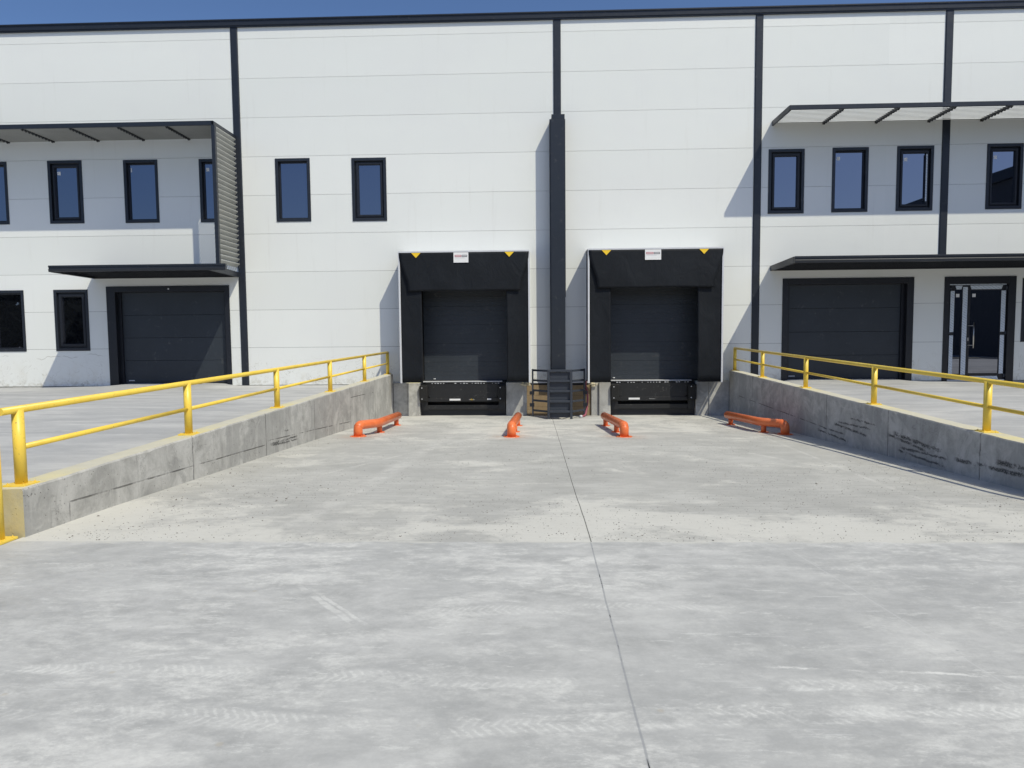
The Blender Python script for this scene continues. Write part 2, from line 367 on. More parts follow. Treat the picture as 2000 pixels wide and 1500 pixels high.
def ramp_mat(name='brushed concrete'):
    n = N(name); x, y = slab_common(n)
    big = n.noise(.5, 7, .64, .2, sc=(.8, .8, 1)); mid = n.noise(1.7, 9, .72, .15, sc=(.8, .9, 1)); fine = n.noise(75, 5, .65)
    broom = n.noise(1, 6, .72, .15, sc=(1.2, 52, 1)); broom2 = n.noise(1, 5, .7, .1, sc=(.7, 18, 1), loc=(4, 2, 0))
    c = n.ramp(mid, (.36, (.385, .383, .36)), (.5, (.485, .482, .455)), (.64, (.59, .585, .552)))
    c = n.mix(n.ma('MULTIPLY', n.sm(big, .42, .62), .45), c, (.345, .343, .33))
    c = n.mix(n.ma('MULTIPLY', n.sm(broom, .42, .64), .5), c, (.27, .267, .254))
    c = n.mix(n.ma('MULTIPLY', n.sm(broom2, .50, .70), .45), c, (.58, .572, .54))
    dust = n.noise(1.0, 12, .74, .25, sc=(.7, .8, 1), loc=(6, 4, 0))
    edge = n.ma('MAXIMUM', n.sm(y, -11.6, -13.6, 0, .42), n.sm(y, -7.5, -2, 0, .30))
    c = n.mix(n.ma('MULTIPLY', n.sm(n.ma('ADD', dust, n.ma('MULTIPLY', edge, .32)), .53, .66), .7), c, (.73, .715, .655))
    # long pale wheel sweeps
    for (a, b, h) in (((4.2, -4.5), (3.6, -13), .05), ((2.7, -7), (3.5, -9.5), .09), ((-1.6, -6), (-1.9, -13.5), .16), ((-.4, -4), (-2.6, -11), .05)):
        m = n.ma('MULTIPLY', near_line(n, a, b, x, y, h, .2), n.sm(n.noise(3, 7, .75, sc=(1, 1, 1), loc=(a[0], 2, 1)), .42, .6))
        c = n.mix(n.ma('MULTIPLY', m, .55), c, (.65, .64, .605))
    c = n.mix(.3, c, n.mix(fine, (.25, .248, .236), (.60, .59, .555)))
    pits = n.ma('MULTIPLY', n.sm(n.vor(21), .07, .14, 1, 0), n.sm(n.noise(.9, 5, .65, loc=(3, 8, 0)), .40, .56))
    c = n.mix(n.ma('MULTIPLY', pits, .8), c, (.10, .095, .085))
    jx = n.ma('ABSOLUTE', n.ma('SUBTRACT', n.ma('ADD', x, n.ma('MULTIPLY', n.ma('SUBTRACT', n.noise(2.2, 5, .6), .5), .012)), .375))
    c = n.mix(n.ma('MULTIPLY', n.sm(jx, .0015, .0055, 1, 0), .9), c, (.05, .048, .045))
    # rubber and rust-coloured dust round the orange guides
    for (px, py) in ((-3.2, -6.2), (-.45, -6.1), (1.56, -5.95), (4.6, -5.3)):
        d_ = n.ma('SQRT', n.ma('ADD', n.ma('POWER', n.ma('SUBTRACT', x, px), 2), n.ma('POWER', n.ma('MULTIPLY', n.ma('SUBTRACT', y, py), .7), 2)))
        c = n.mix(n.ma('MULTIPLY', n.sm(d_, .12, .55, 1, 0), n.sm(n.noise(6, 5, .7), .4, .65, 0, .5)), c, (.50, .30, .20))
    h = n.ma('SUBTRACT', n.ma('ADD', n.ma('MULTIPLY', broom, .8), n.ma('MULTIPLY', fine, .4)), pits)
    return n.out(c, .84, n.bump(h, .38, .008), spec=.22)
def apron_mat():
    n = N('apron concrete'); x, y = slab_common(n)
    mid = n.noise(1.0, 10, .72, .3, sc=(.6, 1.5, 1)); big = n.noise(.4, 6, .62, .2); fine = n.noise(50, 5, .65)
    c = n.ramp(mid, (.36, (.335, .338, .342)), (.5, (.44, .44, .438)), (.64, (.56, .556, .54)))
    c = n.mix(n.ma('MULTIPLY', n.sm(big, .45, .6), .35), c, (.31, .318, .33))
    st = n.noise(1.5, 10, .76, .3, sc=(.5, 2.2, 1), loc=(2, 2, 0))
    c = n.mix(n.ma('MULTIPLY', n.sm(st, .53, .64), .65), c, (.60, .597, .575))
    dk = n.noise(2.0, 10, .78, .3, sc=(.7, 2.4, 1), loc=(8, 3, 0))
    c = n.mix(n.ma('MULTIPLY', n.sm(dk, .57, .66), .6), c, (.22, .224, .236))
    c = n.mix(.25, c, n.mix(fine, (.30, .30, .298), (.58, .578, .56)))
    return n.out(c, .72, n.bump(n.ma('ADD', fine, st), .25, .006), spec=.3)
def ground_mat():
    n = N('bare earth'); g = n.noise(.3, 7, .65)
    return n.out(n.mix(g, (.16, .14, .10), (.25, .23, .18)), .95)
def board_mat():
    n = N('brown insulation board'); g = n.noise(9, 6, .7); x, y, z = n.xyz()
    c = n.mix(g, (.22, .155, .085), (.36, .265, .155))
    ln = n.sm(n.ma('ABSOLUTE', n.ma('SUBTRACT', n.ma('FRACT', n.ma('DIVIDE', z, .30)), .5)), .008, .02, 1, 0)
    c = n.mix(n.ma('MULTIPLY', ln, .7), c, (.07, .05, .03))
    c = n.mix(n.ma('MULTIPLY', n.sm(n.noise(3, 6, .7), .55, .7), .5), c, (.46, .42, .34))
    return n.out(c, .85, n.bump(g, .4, .01))

M_YARD = yard_mat(); M_RAMP = ramp_mat(); M_APR = apron_mat(); M_GND = ground_mat(); M_BOARD = board_mat()
RS = [((-6.03, -.27), (-7.30, -.30), .035), ((-6.27, -.21), (-7.15, -.20), .03), ((-6.75, -.08), (-7.96, -.12), .04), ((-6.90, -.03), (-8.05, 0), .028), ((-7.36, .08), (-8.22, .08), .03),
      ((-8.60, 0), (-9.59, -.08), .04), ((-8.75, .04), (-9.94, -.03), .06), ((-8.89, -.18), (-10.02, -.20), .03), ((-8.97, -.13), (-10.08, -.10), .03),
      ((-10.24, -.07), (-11.5, -.03), .05), ((-11.0, .04), (-12.2, .03), .06)]
M_WALLR = wall_concrete('shuttered concrete', (-2.13, -4.21, -6.41, -8.59, -10.72), [((-1.0, -.1), (-6.4, -.2))], RS, 1)
M_WALLL = wall_concrete('board marked concrete', (-2.25, -4.5, -6.85, -9.06, -11.2), [((-13.30, .14), (-9.06, -.05)), ((-9.06, .0), (-6.85, -.13)), ((-6.85, -.13), (-4.5, -.28)), ((-4.47, .21), (-1.65, .13)), ((-13.3, .14), (-13.301, -.02))],
                        [((-7.76, -.11), (-8.91, -.06), .03), ((-7.77, -.16), (-8.89, -.08), .028), ((-8.1, .04), (-8.35, .05), .015)], -1)
M_DOCK = wall_concrete('dock face concrete', (), [], [], 0)

# ------------------------------------------------------------------ ground levels
def floor_z(x, y):
    if y <= -13.9: return 0.0
    zl = lerp_tab([-13.9, -12.8, -10.94, -8.12, -4.71, 0], [0, -.035, -.12, -.245, -.41, -.67], y)
    b = -.09 * ss(-13.9, -11.4, y) * (1 - .7 * ss(-4.5, 0, y)) * min(1, max(0, (x + 3.81) / 8.81))
    dip = -.09 * math.exp(-(((x - .57) / .5) ** 2 + ((y + .7) / .45) ** 2))
    return zl + b + dip
WL, WR, WT = -3.81, 5.0, .25
def top_l(y): return Z(-1.02 + .0065 * y)
def top_r(y): return Z(-.98 + .0165 * y)
def apron_z(x, y):
    if x < 0:
        base = lerp_tab([-30, -14.4, -11.5, -3.8], [.11, .135, .18, .15], x); t = top_l(y) - .088
        near = t
    else:
        base = lerp_tab([5, 6.4, 10.5, 12.6, 30], [.155, .18, .16, .10, .06], x); near = top_r(y) - .06
    k = ss(-.6, -8.5, y)
    h = base + (near - base) * k
    for (a, b) in ((-11.27, -8.30), (6.52, 9.54)):               # little ramps up to the two door thresholds
        h += .055 * ss(a - .35, a + .25, x) * ss(b + .35, b - .25, x) * ss(-1.1, -.05, y)
    return h
def grid(name, xs, ys, zf, mat, skirt=None):
    m = MB(); vs_ = [[m.bm.verts.new((x, y, zf(x, y))) for y in ys] for x in xs]
    for i in range(len(xs) - 1):
        for j in range(len(ys) - 1):
            f = m.bm.faces.new((vs_[i][j], vs_[i + 1][j], vs_[i + 1][j + 1], vs_[i][j + 1])); f.smooth = True
    return m.build(name, mat)
def fr(a, b, n): return [a + (b - a) * i / n for i in range(n + 1)]
tag(grid('dock_ramp', fr(WL - .02, WR + .02, 44), fr(-13.93, .3, 70), floor_z, M_RAMP), kind='structure')
tag(grid('yard', fr(-140, 140, 20), [-160, -60, -30, -22] + fr(-18, -13.93, 6), lambda x, y: 0.0, M_YARD), kind='structure')
tag(grid('apron', fr(-34, WL - WT + .03, 90), fr(-13.6, .28, 40), apron_z, M_APR), kind='structure')
tag(grid('apron', fr(WR + WT - .03, 36, 90), fr(-13.6, .28, 40), apron_z, M_APR), kind='structure')
g = MB(); g.quad((-1500, -1500, -1.2), (1500, -1500, -1.2), (1500, 1500, -1.2), (-1500, 1500, -1.2)); tag(g.build('ground', M_GND), kind='structure')

# loose grit lying on the ramp
def grit():
    m = MB(); rnd = random.Random(3)
    for i in range(15000):
        y = -13.9 + 12.6 * rnd.random() ** 1.25
        x = rnd.uniform(WL + .06, WR - .06)
        if mnoise.noise((x * .6, y * .5, 2)) + rnd.uniform(-.35, .35) < -.05: continue
        s = rnd.choice((.0028, .0035, .0045, .006)) * rnd.uniform(.6, 1.2)
        if rnd.random() < .012: s *= 2.0
        if abs(x - WL) < .5 or abs(x - WR) < .4: s *= 1.15
        z = floor_z(x, y); a = rnd.random() * 6.28; vs_ = []
        for k in range(4): vs_.append(m.bm.verts.new((x + s * math.cos(a + k * 1.57) * rnd.uniform(.7, 1.3), y + s * math.sin(a + k * 1.57) * rnd.uniform(.7, 1.3), z + s * .15)))
        t = m.bm.verts.new((x + rnd.uniform(-.3, .3) * s, y + rnd.uniform(-.3, .3) * s, z + s * rnd.uniform(.7, 1.1)))
        b = m.bm.verts.new((x, y, z - .002))
        for k in range(4):
            m.bm.faces.new((vs_[k], vs_[(k + 1) % 4], t)); m.bm.faces.new((vs_[(k + 1) % 4], vs_[k], b))
    n = N('grey stone grit'); gm = n.out(n.mix(n.noise(30, 2), (.07, .066, .06), (.30, .28, .25)), .9)
    return m.build('grit', gm)
tag(grit(), kind='stuff')

# ------------------------------------------------------------------ retaining walls
def retaining_wall(name, xin, sgn, topf, mat, label):
    """pit wall with a worn top edge plus the short return along the front of the apron"""
    m = MB(); rnd = random.Random(5 if sgn < 0 else 6)
    xo = xin + sgn * WT; ys = fr(-13.82, -.13, 150)
    rings = []
    for y in ys:
        n1 = mnoise.noise((y * 3.1, sgn * 2, 0)) * .004; n2 = mnoise.noise((y * 11, sgn * 5, 3)) * .0035
        ch = max(0, mnoise.noise((y * 5.5, sgn * 9, 7)) - .33) * .10          # chipped arris
        t = topf(y) + n1
        cr = .012 + ch
        prof = [(xin, -1.0), (xin + sgn * n2, t - cr - .002), (xin + sgn * cr * .8, t), (xo, t - .006), (xo, -1.0)]
        rings.append([m.bm.verts.new((px, y, pz)) for px, pz in prof])
    for i in range(len(rings) - 1):
        for k in range(4):
            m.bm.faces.new((rings[i][k], rings[i][k + 1], rings[i + 1][k + 1], rings[i + 1][k]))
    m.bm.faces.new(rings[0]); m.bm.faces.new(rings[-1])
    xe = -34 if sgn < 0 else 36; t = topf(-13.82) - .006
    a, b = sorted((xo + sgn * .002, xe))
    m.box(a, b, -13.818, -13.57, -1.0, t)
    o = m.build(name, mat); return tag(o, label, 'wall')
retaining_wall('retaining_wall', WL, -1, top_l, M_WALLL, 'pale sunlit concrete ramp wall under the left yellow railing')
retaining_wall('retaining_wall', WR, 1, top_r, M_WALLR, 'shaded concrete ramp wall with black tyre scuffs under the right yellow railing')

# ------------------------------------------------------------------ yellow railings
def rail_post(root, x, y, zb, zt, r=.042):
    x -= root.location.x; y -= root.location.y; zb -= root.location.z; zt -= root.location.z
    p = MB().tube([(x, y, zb), (x, y, zt)], r, 20).build('post', M_YEL, root)
    m = MB(); s = .085
    m.box(x - s, x + s, y - s, y + s, zb - .006, zb + .011)
    for dx in (-.062, .062):
        for dy in (-.062, .062):
            m.tube([(x + dx, y + dy, zb + .01), (x + dx, y + dy, zb + .018)], .010, 6)
            m.tube([(x + dx, y + dy, zb + .02), (x + dx, y + dy, zb + .025)], .005, 6)
    m.build('base_plate', M_YEL, p, .002, 1)
def railing(x, posts, topf, y0, y1, label):
    root = empty('railing', (x, posts[0], topf(posts[0])))
    tag(root, label, 'railing', 'yellow pipe railings')
    for y in posts: rail_post(root, x, y, topf(y), topf(y) + .575)
    MB().tube(rel([(x, y0, topf(y0) + .575), (x, (y0 + y1) / 2, topf((y0 + y1) / 2) + .575), (x, y1, topf(y1) + .575)], root), .029, 20).build('top_rail', M_YEL, root)
    ps = sorted(posts)
    for a, b in zip(ps[:-1], ps[1:]):
        MB().tube(rel([(x, a + .03, topf(a) + .285), (x, b - .03, topf(b) + .285)], root), .022, 16).build('mid_rail', M_YEL, root)
    return root
railing(-3.935, [-13.66, -11.02, -8.25, -5.45, -2.72, -.17], top_l, -13.84, -.13, 'yellow pipe railing along the sunlit left ramp wall, open pipe end nearest the camera')
railing(5.125, [-.17, -2.45, -5.09, -7.87, -10.62, -13.4], top_r, -13.6, -.13, 'yellow pipe railing on top of the shaded right ramp wall')
er = empty('railing', (-3.915, -13.95, 0)); tag(er, 'yellow post with bolted foot at the left picture edge, standing before the wall end', 'railing', 'yellow pipe railings')
rail_post(er, -3.915, -13.95, .008, .78)
MB().tube(rel([(-3.93, -13.95, .78), (-7.5, -13.95, .78)], er), .029, 20).build('top_rail', M_YEL, er)
MB().tube(rel([(-4.06, -13.95, .44), (-7.5, -13.95, .44)], er), .022, 16).build('mid_rail', M_YEL, er)
rail_post(er, -6.8, -13.95, .008, .78)

# ------------------------------------------------------------------ orange wheel guides
def arc_path(pts, rad=.13, seg=7):
    """polyline with rounded corners"""
    P = [Vector(p) for p in pts]; out = [P[0]]
    for i in range(1, len(P) - 1):
        a = (P[i - 1] - P[i]); b = (P[i + 1] - P[i]); d = min(rad, a.length * .48, b.length * .48)
        p0 = P[i] + a.normalized() * d; p1 = P[i] + b.normalized() * d
        for k in range(seg + 1):
            t = k / seg; out.append(p0 * (1 - t) ** 2 + P[i] * 2 * t * (1 - t) + p1 * t ** 2)
    out.append(P[-1]); return out
def wheel_guide(nodes, feet, label):
    """nodes: (x,y) from the elbow foot to the far end; feet: (x,y) of the small supports"""
    x0, y0 = nodes[0]; root = empty('wheel_guide', (x0, y0, floor_z(x0, y0)))
    tag(root, label, 'wheel guide', 'orange wheel guides on the dock ramp')
    H = .205
    path = [(x0, y0, floor_z(x0, y0) + .01)] + [(x, y, floor_z(x, y) + H) for x, y in nodes]
    pts = arc_path(path, .15, 8)
    MB().tube(rel(pts, root), .081, 24).build('pipe', M_ORA, root)
    m = MB()                                                     # weld beads of the mitred elbow
    for q in (4, 8):
        a = pts[q]; t = (pts[q + 1] - pts[q]).normalized(); m.tube(rel([a - t * .004, a + t * .004], root), .0835, 24)
    m.build('weld_seam', M_ORA, root)
    fz = floor_z(x0, y0) - root.location.z
    m = MB(); m.tube([(0, 0, fz - .004), (0, 0, fz + .012)], .145, 28)
    for k in range(4):
        a = .78 + k * 1.571; m.tube([(.115 * math.cos(a), .115 * math.sin(a), fz + .01), (.115 * math.cos(a), .115 * math.sin(a), fz + .028)], .013, 6)
    m.build('base_plate', M_ORA, root)
    ex, ey = nodes[-1]
    for (fx, fy) in feet:
        z = floor_z(fx, fy); m = MB()
        m.tube(rel([(fx, fy, z), (fx, fy, z + H - .03)], root), .05, 18)
        o = m.build('support', M_ORA, root)
        m = MB(); m.tube(rel([(fx, fy, z - .004), (fx, fy, z + .012)], root), .10, 24); m.build('foot_plate', M_ORA, o)
    return root
wheel_guide([(-3.23, -6.2), (-2.985, -5.6), (-3.06, -3.35)], [(-3.03, -5.35), (-3.06, -3.55)], 'sunlit orange pipe guide at the foot of the left ramp wall')
wheel_guide([(-.465, -6.1), (-.42, -3.3)], [(-.44, -5.1), (-.42, -3.5)], 'orange pipe guide seen nearly end on, before the left dock leveler')
wheel_guide([(1.575, -5.95), (1.47, -3.2)], [(1.54, -5.0), (1.48, -3.4)], 'orange pipe guide before the right dock leveler, right of the floor joint')
wheel_guide([(4.68, -5.3), (4.37, -4.75), (4.27, -2.75)], [(4.42, -4.85), (4.29, -2.95)], 'dull orange pipe guide lying in the shade of the right ramp wall')

# ------------------------------------------------------------------ the warehouse
WH = empty('warehouse', (0, 0, 0)); tag(WH, 'white panel clad warehouse with dark trims and two black loading docks', 'building')
BASE = .177
# openings: (x0, x1, z0, z1)
WIN = []      # (x0,x1,zb,zt, kind, sticker)
def win(x0, x1, zb, zt, kind, st=None): WIN.append((x0, x1, Z(zb), Z(zt), kind, st))
win(-14.97, -14.05, 3.05, 4.69, 'fixed', None)
win(-12.94, -12.01, 3.05, 4.695, 'sash', 'sq')
win(-10.89, -9.97, 3.04, 4.68, 'fixed', 'thin')
win(-8.86, -7.94, 3.03, 4.67, 'fixed', 'sq')
win(-6.83, -5.91, 3.015, 4.65, 'fixed', None)
win(-4.81, -3.90, 3.00, 4.63, 'sash', None)
win(5.96, 6.87, 3.035, 4.66, 'sash', None)
win(7.57, 8.48, 3.05, 4.675, 'fixed', 'sq')
win(9.19, 10.11, 3.06, 4.685, 'sash', 'sq')
win(11.43, 12.33, 3.07, 4.70, 'sash', 'sq')
win(-14.71, -13.78, -.345, 1.30, 'fixed', None)
win(-12.955, -12.02, -.34, 1.30, 'deep', None)
win(12.44, 13.36, -.31, 1.32, 'fixed', None)
DOOR = [(-11.51, -8.17, 1.37, -11.27, -8.30, 1.22), (6.37, 9.71, 1.375, 6.52, 9.54, 1.22)]
ENT = (10.48, 12.28, 1.375)
DOCKX = [(-3.50, -.165, -2.92, -.765), (1.29, 4.68, 1.87, 4.05)]
DOCKB = Z(-1.235)
holes = [(a + .05, b - .05, zb + .05, zt - .05) for a, b, zb, zt, *_ in WIN]
holes += [(d[0] + .05, d[1] - .05, -.5, Z(d[2]) - .05) for d in DOOR]
holes += [(ENT[0] + .05, ENT[1] - .05, -.5, Z(ENT[2]) - .05)]
holes += [(d[2] - .12, d[3] + .30, -.5, Z(1.45)) for d in DOCKX]
def clad_front():
    m = MB(); XA, XB = -34.0, 36.0
    zs = [BASE] + [BASE + k for k in range(1, 10)] + [Z(8.02)]
    for i in range(len(zs) - 1):
        z0, z1 = zs[i] + (.003 if i else 0), zs[i + 1] - .003
        xs = sorted({XA, XB, *[h[0] for h in holes if h[2] < z1 and h[3] > z0], *[h[1] for h in holes if h[2] < z1 and h[3] > z0]})
        for a, b in zip(xs[:-1], xs[1:]):
            segs = [(z0, z1)]
            for h in holes:
                if h[0] < (a + b) / 2 < h[1]:
                    ns = []
                    for s0, s1 in segs:
                        if h[2] >= s1 or h[3] <= s0: ns.append((s0, s1)); continue
                        if h[2] > s0: ns.append((s0, h[2]))
                        if h[3] < s1: ns.append((h[3], s1))
                    segs = ns
            for s0, s1 in segs: m.box(a, b, 0, .022, s0, s1)
    return m
clad_front().build('wall', M_CLAD, WH)
def body():                                                       # backing skin behind the panels, side walls and flat roof
    m = MB()
    zt = Z(8.02); xs = sorted({-34.0, 36.0, *[h[0] for h in holes], *[h[1] for h in holes]})
    for a, b in zip(xs[:-1], xs[1:]):
        segs = [(-1.1, zt)]
        for h in holes:
            if h[0] < (a + b) / 2 < h[1]:
                ns = []
                for s0, s1 in segs:
                    if h[2] >= s1 or h[3] <= s0: ns.append((s0, s1)); continue
                    if h[2] > s0: ns.append((s0, h[2]))
                    if h[3] < s1: ns.append((h[3], s1))
                segs = ns
        for s0, s1 in segs: m.quad((a, .024, s0), (b, .024, s0), (b, .024, s1), (a, .024, s1))
    for x in (-34, 36): m.quad((x, .024, -1.1), (x, 60, -1.1), (x, 60, zt), (x, .024, zt))
    m.quad((-34, 60, -1.1), (36, 60, -1.1), (36, 60, zt), (-34, 60, zt))
    return m.build('wall_core', M_ANTH2, WH)
body()
m = MB(); m.quad((-34, .024, Z(8.06)), (36, .024, Z(8.06)), (36, 60, Z(8.06)), (-34, 60, Z(8.06))); m.build('roof', M_ANTH2, WH)
# dark lining directly behind every opening
for h in holes:
    mm = MB(); d = .9
    x0, x1, z0, z1 = h; z0 = max(z0, -.9)
    mm.quad((x0, d, z0), (x1, d, z0), (x1, d, z1), (x0, d, z1)); mm.quad((x0, .025, z0), (x0, d, z0), (x0, d, z1), (x0, .025, z1)); mm.quad((x1, .025, z0), (x1, d, z0), (x1, d, z1), (x1, .025, z1))
    mm.quad((x0, .025, z1), (x1, .025, z1), (x1, d, z1), (x0, d, z1)); mm.build('opening_lining', M_DARK, WH)
# roof edge: cap, face and drip in one profile
m = MB(); zb, zt = Z(7.995), Z(8.175)
prof = [(.03, zb), (-.055, zb), (-.055, zb + .028), (-.075, zb + .034), (-.078, zt - .035), (-.10, zt - .03), (-.10, zt), (.2, zt + .01), (.2, zb)]
m.hexa([(-34.05, y, z) for y, z in prof], [(36.05, y, z) for y, z in prof]); m.build('roof_fascia', M_ANTH, WH)
# vertical cover strips
def strip(x, zb, zt, wd=.095):
    m = MB(); y = -.03
    prof = [(x - wd, .0), (x - wd, y * .6), (x - wd + .02, y), (x + wd - .02, y), (x + wd, y * .6), (x + wd, .0)]
    m.hexa([(a, b - .001, zb) for a, b in prof], [(a, b - .001, zt) for a, b in prof]); m.build('cover_strip', M_ANTH, WH)
for (x, zb) in ((-7.805, .15), (.565, Z(5.3)), (5.68, .15), (10.395, Z(1.72)), (-16.2, .15), (15.4, .15), (-24.5, .15), (24, .15)): strip(x, zb, Z(8.0))

# windows
def frame_prism(m, x0, x1, z0, z1, bw, y0, y1):
    m.box(x0, x0 + bw, y0, y1, z0, z1); m.box(x1 - bw, x1, y0, y1, z0, z1)
    m.box(x0 + bw, x1 - bw, y0, y1, z1 - bw, z1); m.box(x0 + bw, x1 - bw, y0, y1, z0, z0 + bw)
def window(x0, x1, zb, zt, kind, st):
    m = MB(); frame_prism(m, x0, x1, zb, zt, .075, -.018, .10)
    wo = m.build('window', M_ANTH, WH, .004, 1)
    a, b, c, d = x0 + .075, x1 - .075, zb + .075, zt - .075
    m = MB(); fw = .032
    frame_prism(m, a, b, c, d, fw, .055, .12); m.box(a, b, .02, .055, c, c + .02)
    m.build('frame', M_ANTH2, wo, .003, 1); a += fw; b -= fw; c += fw; d -= fw; yp = .095
    if kind != 'fixed':
        sw = .065 if kind == 'sash' else .085
        m = MB(); frame_prism(m, a, b, c, d, sw, .03, .10); frame_prism(m, a + .012, b - .012, c + .012, d - .012, sw - .024, .018, .031)
        if kind == 'sash': 
            for zz in (c + .12, d - .2): m.box(a + .004, a + .016, .008, .03, zz, zz + .09)
        m.build('sash', M_ANTH2, wo, .003, 1); a += sw; b -= sw; c += sw; d -= sw; yp = .075
    m = MB(); m.box(a, b, yp, yp + .01, c, d); m.build('pane', M_GLASS, wo)
    if st:
        m = MB(); s = .085 if st == 'sq' else .028; xs_ = a + .04; zs_ = d - .19
        m.box(xs_, xs_ + s, yp - .003, yp - .001, zs_, zs_ + (.09 if st == 'sq' else .11)); m.build('sticker', M_WHITE, wo)
    return wo
for t in WIN: window(*t)
m = MB(); m.box(9.93, 9.965, .010, .014, Z(3.30), Z(4.48)); m.build('film_strip', M_FILM, WH)

# sectional garage doors
def garage_door(x0, x1, ztop, a, b, zt, ltag):
    zb = .12; z1 = Z(ztop); m = MB()
    m.box(x0, a, -.022, .2, zb, z1); m.box(b, x1, -.022, .2, zb, z1); m.box(a, b, -.022, .2, Z(zt), z1)
    fr_ = m.build('garage_door', M_ANTH2, WH, .004, 1)
    n = 4; zz0 = .235; H = (Z(zt) - zz0) / n
    m = MB()
    for k in range(n):
        m.box(a + .004, b - .004, .17, .215, zz0 + k * H + .0025, zz0 + (k + 1) * H - .0025)
    leaf = m.build('door_leaf', M_SLATE, fr_, .003, 1)
    m = MB(); m.box(a + .002, b - .002, .155, .2, .15, zz0 + .002); m.build('bottom_seal', M_RUBBER, fr_)
    for s in (0, 1):
        xx = a + .001 if s == 0 else b - .076
        m = MB(); m.box(xx, xx + .075, .12, .168, zb, Z(zt) - .001); m.build('guide_rail', M_ANTH2, fr_)
    m = MB(); m.box(ltag, ltag + .16, .166, .1695, zz0 + .06, zz0 + .085); m.build('name_plate', M_ALU, fr_)
    return fr_
garage_door(*DOOR[0], -11.10)
garage_door(*DOOR[1], 6.62)
m = MB(); m.tube([(-9.8, -.022, Z(1.29)), (-9.8, -.04, Z(1.29))], .022, 12); m.build('door_sensor', M_ALU, WH)

# glazed double entrance door with protective film still on its stiles
def entrance():
    x0, x1, zt_ = ENT; z1 = Z(zt_); zb = .12; m = MB()
    m.box(x0, x0 + .13, -.022, .16, zb, z1); m.box(x1 - .19, x1, -.022, .16, zb, z1); m.box(x0 + .13, x1 - .19, -.022, .16, z1 - .19, z1)
    e = m.build('entrance_door', M_ANTH2, WH, .004, 1)
    a, b, t = x0 + .13, x1 - .19, z1 - .19; z0 = .20
    m = MB(); m.box(a, b, .02, .14, .13, z0 - .003); m.build('threshold', M_ALU, e)
    m = MB(); frame_prism(m, a, b, z0, t, .045, .05, .12); m.build('frame', M_ANTH2, e)
    ia, ib = a + .045, b - .045; mid = ia + .40
    for (l, r_e, nm) in ((ia + .002, mid - .003, 'side'), (mid + .003, ib - .002, 'main')):
        m = MB(); frame_prism(m, l, r_e, z0 + .048, t - .048, .095 if nm == 'side' else .11, .03, .095)
        lf = m.build('door_leaf', M_ANTH2, e, .003, 1)
        w_ = .095 if nm == 'side' else .11
        m = MB(); m.box(l + w_, r_e - w_, .055, .065, z0 + .048 + w_, t - .048 - w_); pn = m.build('pane', M_GLASS, e)
    # film strips (stand 2 mm proud of what they cover)
    H = t - z0
    def flm(xa, xb, fa, fb, taper=0):
        m = MB(); za, zb_ = z0 + H * fa, z0 + H * fb
        p = [(xa, .0265, za), (xb, .0265, za), (xb + taper, .0265, zb_), (xa - taper, .0265, zb_)]
        m.prism(p, (0, .002, 0)); m.build('film_strip', M_FILM, e)
    flm(ia + .005, ia + .105, .50, .93); flm(ia + .002, ia + .10, .06, .465)
    flm(mid - .085, mid + .035, .05, .97); flm(ib - .105, ib + .005, .50, .93); flm(ib - .105, ib, .06, .465)
    flm(ia + .15, mid - .13, .945, .985, .03); flm(mid + .13, ib - .11, .945, .985, .035); flm(mid + .12, ib - .115, .0, .035, -.03); flm(ia + .12, mid - .12, .005, .035)
    m = MB(); m.box(ia - .02, ib + .02, .0405, .044, t - .022, t + .006); m.build('film_strip', M_FILM, e)
    for (sx, ) in ((ia + .155,), (mid + .165,)):
        m = MB(); m.box(sx, sx + .085, .05, .053, z0 + H * .865, z0 + H * .865 + .085); m.build('sticker', M_WHITE, e)
    hx = mid + .175; m = MB()
    m.tube([(hx, -.045, z0 + H * .33), (hx, -.045, z0 + H * .60)], .016, 14)
    for q in (.36, .565): m.tube([(hx, -.045, z0 + H * q), (hx - .04, -.02, z0 + H * q), (mid + .06, .029, z0 + H * q)], .008, 8)
    m.build('handle', M_CHROME, e)
    m = MB(); m.box(mid + .058, mid + .092, .018, .03, z0 + H * .405, z0 + H * .44); m.build('lock', M_CHROME, e)
    for q in (.955, .49, .04):
        m = MB(); m.box(ib + .0, ib + .05, .012, .05, z0 + H * q - .045, z0 + H * q + .045); m.build('hinge', M_STEEL, e)
        m = MB(); m.box(ia - .045, ia + .02, .02, .05, z0 + H * q - .02, z0 + H * q + .02); m.build('hinge', M_STEEL, e)
entrance()

